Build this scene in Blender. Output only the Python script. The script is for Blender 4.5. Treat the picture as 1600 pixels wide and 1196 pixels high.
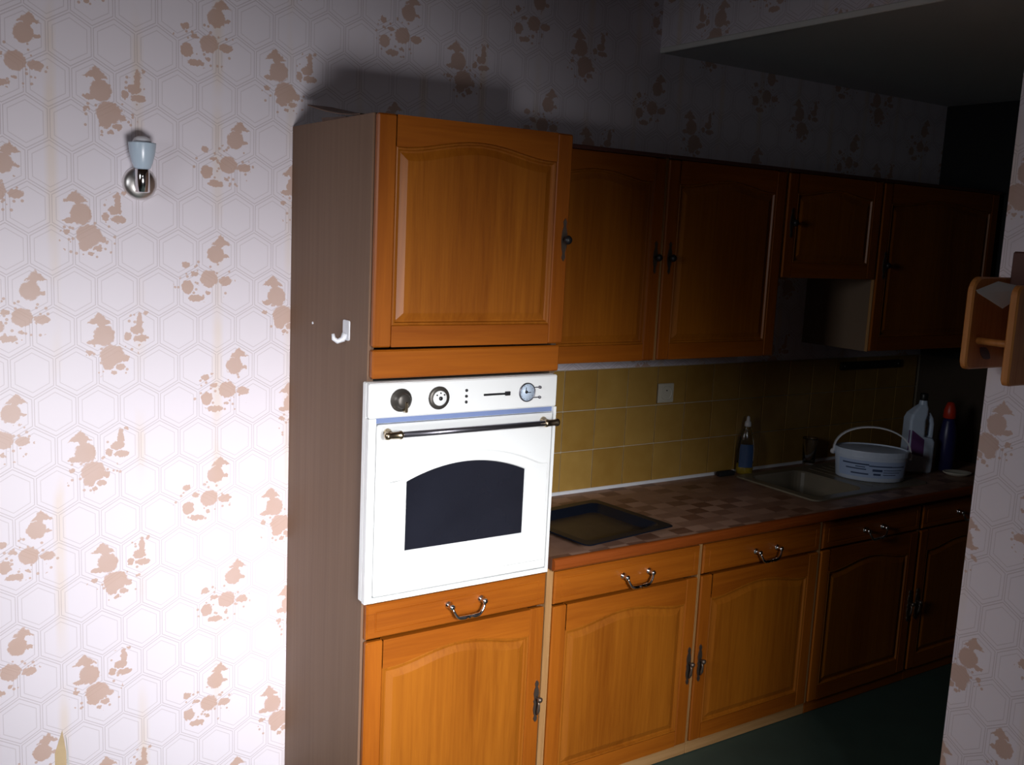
import bpy, math, random
from mathutils import Vector, Matrix
random.seed(7)
for o in list(bpy.data.objects): bpy.data.objects.remove(o)
SC = bpy.context.scene
COL = SC.collection

# ------------------------------------------------------------------ camera
F_PX = 1529.85
cam_d = bpy.data.cameras.new('camera'); cam = bpy.data.objects.new('camera', cam_d); COL.objects.link(cam)
cam_d.sensor_fit = 'HORIZONTAL'; cam_d.sensor_width = 36.0; cam_d.lens = F_PX / 1600 * 36.0
cam_d.clip_start = 0.05
yaw, pitch, roll = (math.radians(a) for a in (33.60222613, 8.64055053, 2.72218482))
fw = Vector((math.sin(yaw)*math.cos(pitch), math.cos(yaw)*math.cos(pitch), -math.sin(pitch)))
rt0 = Vector((math.cos(yaw), -math.sin(yaw), 0)); up0 = rt0.cross(fw)
rt = rt0*math.cos(roll) + up0*math.sin(roll); up = up0*math.cos(roll) - rt0*math.sin(roll)
m3 = Matrix((rt, up, -fw)).transposed()
cam.matrix_world = Matrix.Translation((-1.07769677, -2.86065244, 1.81666359)) @ m3.to_4x4()
SC.camera = cam

# ------------------------------------------------------------------ light and exposure
SC.view_settings.view_transform = 'Standard'; SC.view_settings.look = 'None'
SC.view_settings.gamma = 1.0; SC.view_settings.use_curve_mapping = False
SC.view_settings.exposure = 0.0
W = bpy.data.worlds.new('sky'); SC.world = W; W.use_nodes = True
bg = W.node_tree.nodes['Background']; bg.inputs[0].default_value = (0.62, 0.74, 1.0, 1); bg.inputs[1].default_value = 0.05

def area(name, loc, target, sx, sy, power, spread, color):
    d = bpy.data.lights.new(name, 'AREA'); d.shape = 'RECTANGLE'; d.size = sx; d.size_y = sy
    d.energy = power; d.spread = math.radians(spread); d.color = color
    o = bpy.data.objects.new(name, d); COL.objects.link(o)
    o.location = loc
    o.rotation_euler = (Vector(target) - Vector(loc)).to_track_quat('-Z', 'Y').to_euler()
    return o
# daylight entering through the upper and the lower half of the garden door behind the camera,
# and through the small window in the left wall
area('daylight_garden_door_upper', (-0.62, -4.12, 1.98), (0.18, -0.6, 0.56), 0.9, 0.75, 12.6, 39, (0.97, 0.96, 0.97))
area('daylight_garden_door_lower', (-0.80, -4.15, 0.58), (-0.65, 0, 1.3), 1.0, 0.75, 8.0, 45, (0.98, 0.95, 0.96))
area('daylight_side_window', (-2.05, -1.5, 1.95), (0.7, -0.75, 0.35), 0.7, 0.7, 5.8, 90, (0.94, 0.96, 1.0))

# ------------------------------------------------------------------ material helpers
class X:
    """a float socket with arithmetic that builds Math nodes"""
    def __init__(s, nt, sock): s.nt = nt; s.s = sock
    def _op(s, op, *a, clamp=False):
        n = s.nt.nodes.new('ShaderNodeMath'); n.operation = op; n.use_clamp = clamp
        for i, v in enumerate((s,) + a):
            if isinstance(v, X): s.nt.links.new(v.s, n.inputs[i])
            else: n.inputs[i].default_value = v
        return X(s.nt, n.outputs[0])
    def __add__(s, o): return s._op('ADD', o)
    def __sub__(s, o): return s._op('SUBTRACT', o)
    def __mul__(s, o): return s._op('MULTIPLY', o)
    def __truediv__(s, o): return s._op('DIVIDE', o)
    def __rsub__(s, o): return s * -1.0 + o
    def abs(s): return s._op('ABSOLUTE')
    def max(s, o): return s._op('MAXIMUM', o)
    def min(s, o): return s._op('MINIMUM', o)
    def floor(s): return s._op('FLOOR')
    def round(s): return s._op('ROUND')
    def fmod(s, m): return s - (s / m).floor() * m
    def lt(s, v): return s._op('LESS_THAN', v)
    def gt(s, v): return s._op('GREATER_THAN', v)
    def clamp01(s): return s._op('MULTIPLY', 1.0, clamp=True)

def new_mat(name):
    m = bpy.data.materials.new(name); m.use_nodes = True
    nt = m.node_tree; b = nt.nodes['Principled BSDF']
    return m, nt, b
def plain(name, col, rough=0.5, metal=0.0, spec=0.5, vary=0.06, scale=18, coat=0.0):
    """simple procedural material: a base colour with a little noise in tint and gloss"""
    m, nt, b = new_mat(name)
    tc = nt.nodes.new('ShaderNodeTexCoord'); nz = nt.nodes.new('ShaderNodeTexNoise')
    nz.inputs['Scale'].default_value = scale; nz.inputs['Detail'].default_value = 4
    nt.links.new(tc.outputs['Object'], nz.inputs['Vector'])
    mx = nt.nodes.new('ShaderNodeMix'); mx.data_type = 'RGBA'
    mx.inputs['A'].default_value = (*[c*(1-vary) for c in col], 1); mx.inputs['B'].default_value = (*[min(1, c*(1+vary)) for c in col], 1)
    nt.links.new(nz.outputs['Fac'], mx.inputs['Factor']); nt.links.new(mx.outputs['Result'], b.inputs['Base Color'])
    b.inputs['Roughness'].default_value = rough; b.inputs['Metallic'].default_value = metal
    b.inputs['Specular IOR Level'].default_value = spec; b.inputs['Coat Weight'].default_value = coat
    return m
def mixc(nt, fac, a, b_):
    mx = nt.nodes.new('ShaderNodeMix'); mx.data_type = 'RGBA'
    for nm, v in (('Factor', fac), ('A', a), ('B', b_)):
        if isinstance(v, X): nt.links.new(v.s, mx.inputs[nm])
        elif isinstance(v, bpy.types.NodeSocket): nt.links.new(v, mx.inputs[nm])
        elif nm == 'Factor': mx.inputs[nm].default_value = v
        else: mx.inputs[nm].default_value = (*v, 1)
    return mx.outputs['Result']
def position(nt):
    g = nt.nodes.new('ShaderNodeNewGeometry'); sp = nt.nodes.new('ShaderNodeSeparateXYZ')
    nt.links.new(g.outputs['Position'], sp.inputs[0])
    return g.outputs['Position'], X(nt, sp.outputs[0]), X(nt, sp.outputs[1]), X(nt, sp.outputs[2])
def noise(nt, vec, scale, detail=3, sc=(1, 1, 1), rough=0.5, dist=0.0):
    mp = nt.nodes.new('ShaderNodeMapping'); mp.inputs['Scale'].default_value = sc
    nt.links.new(vec, mp.inputs['Vector'])
    n = nt.nodes.new('ShaderNodeTexNoise'); n.inputs['Scale'].default_value = scale; n.inputs['Detail'].default_value = detail
    n.inputs['Roughness'].default_value = rough; n.inputs['Distortion'].default_value = dist
    nt.links.new(mp.outputs[0], n.inputs['Vector'])
    return n

def oak(name, axis, base=(0.285, 0.074, 0.0045), rough=0.40):
    m, nt, b = new_mat(name)
    pos, px, py, pz = position(nt)
    s1 = {'z': (38, 38, 1.6), 'x': (1.6, 38, 38)}[axis]; s2 = {'z': (150, 150, 9), 'x': (9, 150, 150)}[axis]
    s3 = {'z': (5, 5, .8), 'x': (.8, 5, 5)}[axis]
    n1 = noise(nt, pos, 1.0, 5, s1, .6, 1.2); n2 = noise(nt, pos, 1.0, 2, s2); n3 = noise(nt, pos, 1.0, 2, s3)
    f = X(nt, n1.outputs['Fac'])*0.6 + X(nt, n2.outputs['Fac'])*0.2 + X(nt, n3.outputs['Fac'])*0.7
    f = ((f - 0.50) * 2.4).clamp01()
    dark = tuple(c*k for c, k in zip(base, (.72, .62, .5))); light = tuple(c*k for c, k in zip(base, (1.22, 1.30, 1.45)))
    nt.links.new(mixc(nt, f, dark, light), b.inputs['Base Color'])
    b.inputs['Roughness'].default_value = rough; b.inputs['Specular IOR Level'].default_value = 0.3; b.inputs['Coat Weight'].default_value = 0.05; b.inputs['Coat Roughness'].default_value = 0.25
    bp = nt.nodes.new('ShaderNodeBump'); bp.inputs['Strength'].default_value = 0.08; bp.inputs['Distance'].default_value = 0.002
    nt.links.new(n2.outputs['Fac'], bp.inputs['Height']); nt.links.new(bp.outputs[0], b.inputs['Normal'])
    return m

def wallpaper(name, axis):
    """pinkish-white vinyl paper: hexagon outlines, lady figures with flower sprays, per-roll shifts"""
    m, nt, b = new_mat(name)
    pos, px, py, pz = position(nt)
    h = px if axis == 'x' else py + 0.31
    z = pz
    # hexagons
    w, rz, s, hh = 0.1095, 0.1092, 0.0765, 0.0327
    def lattice(ox, oz):
        dx = (h + (0.607 + ox)) / w; dx = ((dx - dx.round()) * w).abs()
        dz = (z + (-1.607 + oz)) / (2*rz); dz = ((dz - dz.round()) * (2*rz)).abs()
        a = dx / (w/2); c = (dz + dx * (hh/(w/2))) / (s/2 + hh)
        return a.max(c), a
    Da, a1 = lattice(0, 0); Db, a2 = lattice(w/2, rz)
    D = Da.min(Db)
    line = (D - 0.945).abs().lt(0.022).max((D - 0.76).abs().lt(0.020)*0.8)
    # yellow-beige tint bands that come and go
    nzl = noise(nt, pos, 1.0, 2, (5.5, 5.5, 3.2))
    band = (((h + 0.44) / 0.218)); band = (band - band.round()).abs()
    tint = (band * -14 + 1.3).clamp01() * ((X(nt, nzl.outputs['Fac']) - 0.42) * 6).clamp01()
    # figures
    nz = noise(nt, pos, 110.0, 2); sc = nt.nodes.new('ShaderNodeSeparateColor'); nt.links.new(nz.outputs['Color'], sc.inputs[0])
    hw = h + (X(nt, sc.outputs[0]) - 0.5) * 0.015; zw = z + (X(nt, sc.outputs[1]) - 0.5) * 0.015
    RW, STEP = 0.545, 0.3275
    k = ((hw + 0.660) / RW).floor()
    hr = hw - k * RW                                   # within roll, from -0.66
    zr = zw + k * 0.2183
    tz = (2.2175 - zr) / STEP
    n = tz.floor(); v = (tz - n) * STEP                # v: metres below the cell top (hat apex at about .018)
    odd = n - (n / 2).floor() * 2
    u = hr + 0.550 + odd * 0.0545
    masks = []
    def ell(cx, cy, a, c, kk=5):
        du = (u - cx) / a; dv = (v - cy) / c
        masks.append(((du*du + dv*dv) * -kk + kk).clamp01())
    def hat(cx, cy, hw_, hh_):
        t = (v - cy) / hh_
        ins = (t * hw_ - (u - cx).abs()) * 260
        masks.append(ins.clamp01() * t.lt(1.0) * t.gt(0.0))
    # lady A
    hat(0.004, 0.010, 0.034, 0.034); ell(0.008, 0.043, 0.011, 0.010); ell(0.016, 0.076, 0.029, 0.030); ell(-0.012, 0.094, 0.018, 0.008)
    ell(0.036, 0.132, 0.034, 0.030); ell(0.026, 0.156, 0.018, 0.018); ell(0.070, 0.142, 0.011, 0.010); ell(0.058, 0.166, 0.013, 0.009); ell(-0.020, 0.124, 0.009, 0.007); ell(0.040,0.181,.008,.006)
    # sprig
    ell(0.110, 0.040, 0.009, 0.030); ell(0.102, 0.062, 0.019, 0.013); ell(0.112, 0.086, 0.022, 0.010); ell(0.078, 0.080, 0.010, 0.012); ell(0.126, 0.014, 0.006, 0.006)
    # lady B
    hat(0.392, 0.116, 0.030, 0.030); ell(0.388, 0.146, 0.010, 0.009); ell(0.378, 0.173, 0.026, 0.027); ell(0.408, 0.178, 0.009, 0.006)
    ell(0.358, 0.244, 0.027, 0.026); ell(0.297, 0.268, 0.018, 0.020); ell(0.405, 0.250, 0.020, 0.013); ell(0.322, 0.300, 0.024, 0.010); ell(0.292, 0.205, 0.012, 0.010); ell(0.318, 0.230, 0.012, 0.007); ell(0.355, 0.285, 0.007, 0.006)
    fig = masks[0]
    for q in masks[1:]: fig = fig.max(q)
    # loose dots round the flowers
    vo = nt.nodes.new('ShaderNodeTexVoronoi'); vo.inputs['Scale'].default_value = 62; nt.links.new(pos, vo.inputs['Vector'])
    def region(cx, cy, a, c):
        du = (u - cx) / a; dv = (v - cy) / c
        return (du*du + dv*dv).lt(1.0)
    dots = X(nt, vo.outputs['Distance']).lt(0.25) * region(0.035, 0.140, 0.075, 0.055).max(region(0.345, 0.250, 0.090, 0.062)).max(region(0.10, 0.06, 0.03, .05))
    fig = fig.max(dots * 0.9)
    tone = noise(nt, pos, 14.0, 2)
    base = mixc(nt, tint * 0.45, (0.765, 0.72, 0.79), (0.73, 0.60, 0.47))
    base = mixc(nt, line * 0.40, base, (0.36, 0.29, 0.31))
    figc = mixc(nt, X(nt, tone.outputs['Fac']), (0.50, 0.31, 0.22), (0.56, 0.39, 0.33))
    base = mixc(nt, fig * 0.85, base, figc)
    nt.links.new(base, b.inputs['Base Color'])
    b.inputs['Roughness'].default_value = 0.42; b.inputs['Specular IOR Level'].default_value = 0.5
    bp = nt.nodes.new('ShaderNodeBump'); bp.inputs['Strength'].default_value = 0.15; bp.inputs['Distance'].default_value = 0.001
    nt.links.new((line * -0.6 + fig * 0.5).s, bp.inputs['Height']); nt.links.new(bp.outputs[0], b.inputs['Normal'])
    return m

M = {}
M['oak_v'] = oak('oak vertical grain', 'z'); M['oak_h'] = oak('oak horizontal grain', 'x')
M['oak_panel'] = oak('oak panel', 'z', (0.285, 0.084, 0.0055))
M['pale_edge'] = oak('pale edge strip', 'x', (0.36, 0.19, 0.07), 0.45)
M['pale_edge_v'] = oak('pale edge strip upright', 'z', (0.36, 0.19, 0.07), 0.45)
M['counter_edge'] = oak('worktop edging', 'x', (0.25, 0.056, 0.008))
M['pine'] = oak('pine', 'z', (0.50, 0.20, 0.050), 0.45)
M['pine_dark'] = plain('dark stained wood', (0.10, 0.035, 0.025), 0.45)
def laminate():
    m, nt, b = new_mat('grey-brown wood laminate')
    pos, px, py, pz = position(nt)
    n1 = noise(nt, pos, 1.0, 4, (60, 60, 1.3)); n2 = noise(nt, pos, 1.0, 2, (7, 7, .7))
    f = X(nt, n1.outputs['Fac'])*.6 + X(nt, n2.outputs['Fac'])*.5
    nt.links.new(mixc(nt, ((f - .35)*2).clamp01(), (0.165, 0.094, 0.058), (0.215, 0.130, 0.084)), b.inputs['Base Color'])
    b.inputs['Roughness'].default_value = 0.6; b.inputs['Specular IOR Level'].default_value = 0.25
    return m
M['laminate'] = laminate()
M['carcass'] = plain('cabinet inside', (0.17, 0.115, 0.075), 0.6)
M['paper_x'] = wallpaper('wallpaper on back wall', 'x'); M['paper_y'] = wallpaper('wallpaper on side walls', 'y')
M['white_paint'] = plain('white paint', (0.72, 0.72, 0.70), 0.6)
M['ceiling'] = plain('ceiling paint', (0.62, 0.64, 0.65), 0.7, vary=.03, scale=3)
M['black_wall'] = plain('near-black wall', (0.006, 0.007, 0.009), 0.6)  # near-black base colour for the upper part of the kitchen end wall
M['bounce_panelling'] = oak('brown wall panelling', 'z', (0.16, 0.085, 0.04), 0.5)  # invented finish for unseen walls and ceiling, cuts and warms bounced light
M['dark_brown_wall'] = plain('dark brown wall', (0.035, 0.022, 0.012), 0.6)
M['floor'] = plain('dark green vinyl', (0.034, 0.066, 0.056), 0.5, vary=.2, scale=9)
M['grout'] = plain('pale grout', (0.50, 0.44, 0.33), 0.8)
def tile_mat():
    m, nt, b = new_mat('ochre glazed tile')
    oi = nt.nodes.new('ShaderNodeObjectInfo'); pos, px, py, pz = position(nt)
    n = noise(nt, pos, 16.0, 3)
    f = X(nt, n.outputs['Fac'])*.7 + X(nt, oi.outputs['Random'])*.4
    nt.links.new(mixc(nt, ((f - .25)*1.6).clamp01(), (0.30, 0.165, 0.032), (0.40, 0.245, 0.062)), b.inputs['Base Color'])
    b.inputs['Roughness'].default_value = 0.35
    bp = nt.nodes.new('ShaderNodeBump'); bp.inputs['Strength'].default_value = .1; bp.inputs['Distance'].default_value = .002
    nt.links.new(n.outputs['Fac'], bp.inputs['Height']); nt.links.new(bp.outputs[0], b.inputs['Normal'])
    return m
M['tile'] = tile_mat()
def counter_mat():
    m, nt, b = new_mat('worktop printed with brown checks')
    pos, px, py, pz = position(nt)
    cx = nt.nodes.new('ShaderNodeCombineXYZ')
    ix = ((px + py*0.0) / 0.075).floor(); iy = (py / 0.0525).floor()
    nt.links.new(ix.s, cx.inputs[0]); nt.links.new(iy.s, cx.inputs[1])
    wn = nt.nodes.new('ShaderNodeTexWhiteNoise'); nt.links.new(cx.outputs[0], wn.inputs['Vector'])
    n = noise(nt, pos, 30, 3)
    par = (ix + iy)*0.5; par = (par - par.floor())*2
    f = X(nt, wn.outputs['Value'])*.55 + par*.3 + X(nt, n.outputs['Fac'])*.2
    nt.links.new(mixc(nt, f.clamp01(), (0.13, 0.052, 0.028), (0.40, 0.235, 0.165)), b.inputs['Base Color'])
    b.inputs['Roughness'].default_value = 0.42
    return m
M['counter'] = counter_mat()
M['enamel'] = plain('white enamel', (0.84, 0.86, 0.86), 0.22, vary=.01, coat=.3)
M['gap_shade'] = plain('painted gap shade', (0.17, 0.23, 0.42), 0.5)  # blue shade of the recess above the oven door, put into the colour
M['oven_glass'] = plain('dark oven glass', (0.012, 0.013, 0.020), 0.10, vary=.3, scale=7)
M['black_plastic'] = plain('black plastic', (0.012, 0.012, 0.014), 0.4)
M['knob_grey'] = plain('dark grey knob', (0.075, 0.068, 0.060), 0.38, metal=.5)
M['pewter'] = plain('pewter', (0.17, 0.165, 0.19), 0.32, metal=.9)
M['brass'] = plain('brass', (0.45, 0.36, 0.24), 0.28, metal=1)
M['chrome'] = plain('chrome', (0.78, 0.78, 0.80), 0.12, metal=1, vary=.02)
M['steel'] = plain('brushed steel', (0.80, 0.78, 0.76), 0.32, metal=1)
M['antique'] = plain('antiqued metal', (0.16, 0.125, 0.10), 0.4, metal=.8)
M['dial'] = plain('pale blue dial', (0.55, 0.66, 0.80), 0.3)
M['black_enamel'] = plain('black enamel', (0.005, 0.007, 0.013), 0.35, vary=.3, spec=.3)
M['tray_floor'] = plain('worn tray floor', (0.030, 0.022, 0.018), 0.35, vary=.5, scale=25)
M['white_plastic'] = plain('white plastic', (0.75, 0.77, 0.82), 0.35)
M['socket_white'] = plain('socket plastic', (0.50, 0.48, 0.40), 0.4)
M['tub'] = plain('white tub plastic', (0.68, 0.78, 0.95), 0.4)
M['tub_print'] = plain('dark blue print', (0.05, 0.08, 0.18), 0.5)
M['tub_label'] = plain('pale blue label', (0.45, 0.58, 0.85), 0.45)
M['jug'] = plain('pale blue plastic', (0.62, 0.74, 0.92), 0.4)
M['purple'] = plain('purple label', (0.16, 0.06, 0.20), 0.5)
M['navy'] = plain('navy plastic', (0.022, 0.022, 0.10), 0.35)
M['red'] = plain('red plastic', (0.55, 0.035, 0.012), 0.4)
M['cream'] = plain('cream ceramic', (0.55, 0.52, 0.44), 0.4)
M['label_blue'] = plain('blue label', (0.035, 0.08, 0.20), 0.45)
M['yellow_liquid'] = plain('yellow liquid', (0.60, 0.42, 0.03), 0.15)
M['sink'] = plain('taupe sink resin', (0.20, 0.17, 0.125), 0.3, vary=.1)
M['sponge'] = plain('black sponge', (0.008, 0.008, 0.010), 0.9, vary=.4, scale=90)
M['veneer'] = plain('loose brown veneer', (0.14, 0.075, 0.045), 0.6, vary=.3)
M['torn'] = plain('torn paper core', (0.56, 0.42, 0.25), 0.85, vary=.2)
M['paper_white'] = plain('white paper', (0.62, 0.62, 0.60), 0.8)
M['opal'] = plain('opal glass', (0.50, 0.62, 0.74), 0.25)
M['bulb'] = plain('frosted bulb', (0.72, 0.74, 0.80), 0.3)
M['grape'] = plain('purple paint', (0.10, 0.03, 0.10), 0.4); M['leaf_brown'] = plain('brown paint', (0.07, 0.022, 0.016), 0.45)
def glass(name, col=(1, 1, 1), rough=0.02):
    m, nt, b = new_mat(name)
    b.inputs['Base Color'].default_value = (*col, 1); b.inputs['Transmission Weight'].default_value = 1.0
    b.inputs['Roughness'].default_value = rough; b.inputs['IOR'].default_value = 1.45
    n = nt.nodes.new('ShaderNodeTexNoise'); n.inputs['Scale'].default_value = 12
    mr = nt.nodes.new('ShaderNodeMapRange'); mr.inputs['To Min'].default_value = rough; mr.inputs['To Max'].default_value = rough + .03
    nt.links.new(n.outputs['Fac'], mr.inputs['Value']); nt.links.new(mr.outputs[0], b.inputs['Roughness'])
    return m
M['glass'] = glass('clear glass'); M['bottle'] = glass('clear bottle plastic', (.93, .95, .96), .06)

# ------------------------------------------------------------------ mesh helpers
class MB:
    def __init__(s): s.v = []; s.f = []; s.mi = []; s.sm = []
    def add(s, verts, faces, mi=0, smooth=False):
        o = len(s.v); s.v += [tuple(p) for p in verts]
        for f in faces: s.f.append(tuple(i + o for i in f)); s.mi.append(mi); s.sm.append(smooth)
        return s
    def box(s, a, b, ch=0.0, mi=0):
        (x0, y0, z0), (x1, y1, z1) = a, b
        x0, x1 = min(x0, x1), max(x0, x1); y0, y1 = min(y0, y1), max(y0, y1); z0, z1 = min(z0, z1), max(z0, z1)
        if ch <= 0:
            v = [(x0,y0,z0),(x1,y0,z0),(x1,y1,z0),(x0,y1,z0),(x0,y0,z1),(x1,y0,z1),(x1,y1,z1),(x0,y1,z1)]
            return s.add(v, [(0,3,2,1),(4,5,6,7),(0,1,5,4),(1,2,6,5),(2,3,7,6),(3,0,4,7)], mi)
        c = ch; lo = (x0, y0, z0); hi = (x1, y1, z1); v = []; idx = {}
        for ax in range(3):                      # chamfered box: 24 verts
            for sx in (0, 1):
                for sy in (0, 1):
                    for sz in (0, 1):
                        sg = (sx, sy, sz); p = []
                        for k in range(3):
                            e = lo[k] if sg[k] == 0 else hi[k]
                            p.append(e if k == ax else e + (c if sg[k] == 0 else -c))
                        idx[(ax, sx, sy, sz)] = len(v); v.append(tuple(p))
        f = []
        cen = Vector([(lo[k]+hi[k])/2 for k in range(3)])
        def orient(q):
            P = [Vector(v[i]) for i in q]; n = (P[1]-P[0]).cross(P[2]-P[0]); mid = sum(P, Vector())/len(P)
            f.append(tuple(q) if n.dot(mid-cen) > 0 else tuple(reversed(q)))
        for ax in range(3):
            o1, o2 = [k for k in range(3) if k != ax]
            for sgn in (0, 1):
                q = []
                for (p1, p2) in ((0,0),(1,0),(1,1),(0,1)):
                    t = [0,0,0]; t[ax] = sgn; t[o1] = p1; t[o2] = p2; q.append(idx[(ax, *t)])
                orient(q)
        for ax in range(3):                      # edges along axis ax
            o1, o2 = [k for k in range(3) if k != ax]
            for p1 in (0, 1):
                for p2 in (0, 1):
                    def g(face_ax, e):
                        t = [0,0,0]; t[ax] = e; t[o1] = p1; t[o2] = p2; return idx[(face_ax, *t)]
                    orient([g(o1, 0), g(o1, 1), g(o2, 1), g(o2, 0)])
        for sx in (0, 1):
            for sy in (0, 1):
                for sz in (0, 1): orient([idx[(a, sx, sy, sz)] for a in range(3)])
        return s.add(v, f, mi)
    def loops(s, loops, mi=0, closed=True, cap_last=False, cap_first=False, smooth=False, flip=False):
        n = len(loops[0]); v = [p for l in loops for p in l]; f = []
        for i in range(len(loops)-1):
            for j in range(n if closed else n-1):
                a = i*n + j; b = i*n + (j+1) % n
                q = (a, b, b+n, a+n)
                f.append(tuple(reversed(q)) if flip else q)
        def capf(k, rev):
            q = list(range(k*n, k*n+n)); f.append(tuple(reversed(q)) if rev else tuple(q))
        if cap_last: capf(len(loops)-1, flip)
        if cap_first: capf(0, not flip)
        return s.add(v, f, mi, smooth)
    def lathe(s, prof, origin=(0,0,0), axis='z', n=24, mi=0, caps=(True, True), smooth=True):
        L = []
        for r, t in prof:
            ring = []
            for k in range(n):
                a = 2*math.pi*k/n; c, d = r*math.cos(a), r*math.sin(a)
                p = {'z': (c, d, t), 'y': (c, -t, d), 'x': (t, c, d)}[axis]   # axis y: +t runs towards the camera (-y)
                ring.append(tuple(p[i] + origin[i] for i in range(3)))
            L.append(ring)
        return s.loops(L, mi, True, caps[1], caps[0], smooth)
    def tube(s, path, r, n=10, mi=0, smooth=True, closed=False):
        P = [Vector(p) for p in path]; R = r if isinstance(r, (list, tuple)) else [r]*len(P)
        L = []; prev = None
        for i, p in enumerate(P):
            t = (P[min(i+1, len(P)-1)] - P[max(i-1, 0)]).normalized()
            if prev is None: nn = t.orthogonal().normalized()
            else:
                nn = prev - t*prev.dot(t)
                nn = nn.normalized() if nn.length > 1e-6 else t.orthogonal().normalized()
            prev = nn; bb = t.cross(nn)
            L.append([tuple(p + (nn*math.cos(2*math.pi*k/n) + bb*math.sin(2*math.pi*k/n))*R[i]) for k in range(n)])
        return s.loops(L, mi, True, True, True, smooth)
    def prism(s, pts, y0, y1, mi=0, plane='xz', smooth=False):
        """extrude an outline (counter-clockwise seen from -y) from y0 (front) to y1 (back)"""
        if plane == 'xz': A = [(x, y0, z) for x, z in pts]; B = [(x, y1, z) for x, z in pts]
        elif plane == 'xy': A = [(x, y, y1) for x, y in pts]; B = [(x, y, y0) for x, y in pts]
        else: A = [(y0, x, z) for x, z in pts]; B = [(y1, x, z) for x, z in pts]
        n = len(pts); f = [tuple(range(n)), tuple(range(2*n-1, n-1, -1))] + [(j, j+n, (j+1) % n + n, (j+1) % n) for j in range(n)]
        return s.add(A + B, f, mi, smooth)
ORG = {}
def build(name, mb, mats, parent=None, origin=None, fix=True):
    """link the collected shape as one mesh object; vertices are given in scene coordinates"""
    if not isinstance(mats, (list, tuple)): mats = [mats]
    me = bpy.data.meshes.new(name)
    if origin is None:
        if parent is not None: origin = ORG[parent.name]
        else:
            xs = [v[0] for v in mb.v]; ys = [v[1] for v in mb.v]; zs = [v[2] for v in mb.v]
            origin = Vector(((min(xs)+max(xs))/2, (min(ys)+max(ys))/2, min(zs)))
    origin = Vector(origin)
    me.from_pydata([tuple(Vector(v) - origin) for v in mb.v], [], mb.f)
    for mt in mats: me.materials.append(mt if not isinstance(mt, str) else M[mt])
    for p, mi, sm in zip(me.polygons, mb.mi, mb.sm): p.material_index = mi; p.use_smooth = sm
    if fix:
        import bmesh
        bm = bmesh.new(); bm.from_mesh(me); bmesh.ops.recalc_face_normals(bm, faces=bm.faces); bm.to_mesh(me); bm.free()
    me.update()
    o = bpy.data.objects.new(name, me); COL.objects.link(o)
    if parent is not None: o.parent = parent; o.location = origin - ORG[parent.name]
    else: o.location = origin
    ORG[o.name] = origin
    return o
def thing(name, loc, label, cat, group=None):
    o = bpy.data.objects.new(name, None); o.empty_display_size = .05; COL.objects.link(o); o.location = loc
    ORG[o.name] = Vector(loc); tag(o, label, cat, group); return o
def tag(o, label, cat, group=None):
    o['label'] = label; o['category'] = cat
    if group: o['group'] = group
    return o
def struct(o): o['kind'] = 'structure'; return o
def lab(o, label): o['label'] = label; return o

def panels(par, mat, items, label=None):
    for nm, a, b in items:
        o = build(nm, MB().box(a, b, .0006), mat, par)
        if label: lab(o, label)

FZ = 0.05                                            # floor height
# ------------------------------------------------------------------ room shell
XL, YF, XP, ZC, ZK = -2.25, -4.30, 1.411, 2.80, 2.505
wb = struct(build('wall_back', MB().box((XL-.1, 0, FZ-.1), (3.3, .1, ZC)), 'paper_x'))
struct(build('wall_left', MB().box((XL-.1, YF, FZ-.1), (XL, -2.0, ZC)).box((XL-.1, -1.0, FZ-.1), (XL, 0, ZC))
      .box((XL-.1, -2.0, FZ-.1), (XL, -1.0, 1.45)).box((XL-.1, -2.0, 2.45), (XL, -1.0, ZC)), 'bounce_panelling'))
struct(build('wall_front', MB().box((XL-.1, YF-.1, FZ-.1), (-1.3, YF, ZC)).box((.15, YF-.1, FZ-.1), (XP+.14, YF, ZC)).box((-1.3, YF-.1, 2.45), (.15, YF, ZC)), 'bounce_panelling'))
struct(build('wall_right', MB().box((XP, YF, FZ-.1), (XP+.14, -1.40, ZC)).box((XP, -1.40, ZK), (XP+.14, 0, ZC)), 'paper_y'))
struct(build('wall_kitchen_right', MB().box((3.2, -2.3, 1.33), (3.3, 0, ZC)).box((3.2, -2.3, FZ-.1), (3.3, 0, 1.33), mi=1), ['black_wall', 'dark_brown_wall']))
struct(build('wall_kitchen_front', MB().box((XP+.14, -2.4, FZ-.1), (3.3, -2.3, ZC)), 'bounce_panelling'))
struct(build('floor', MB().box((XL-.1, YF-.1, FZ-.12), (3.3, .1, FZ)), 'floor'))
struct(build('ceiling', MB().box((XL-.1, YF-.1, ZC), (XP+.14, .1, ZC+.1)), 'bounce_panelling'))
struct(build('ceiling', MB().box((XP+.14, -2.4, ZK+.02), (3.3, 0, ZK+.08)).box((XP+.006, -1.4, ZK-.004), (3.2, 0, ZK+.02)), 'ceiling'))
struct(build('trim_1', MB().box((XP-.004, -1.40, ZK-.006), (XP+.010, 0, ZK+.014), .003), 'white_paint'))
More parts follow.
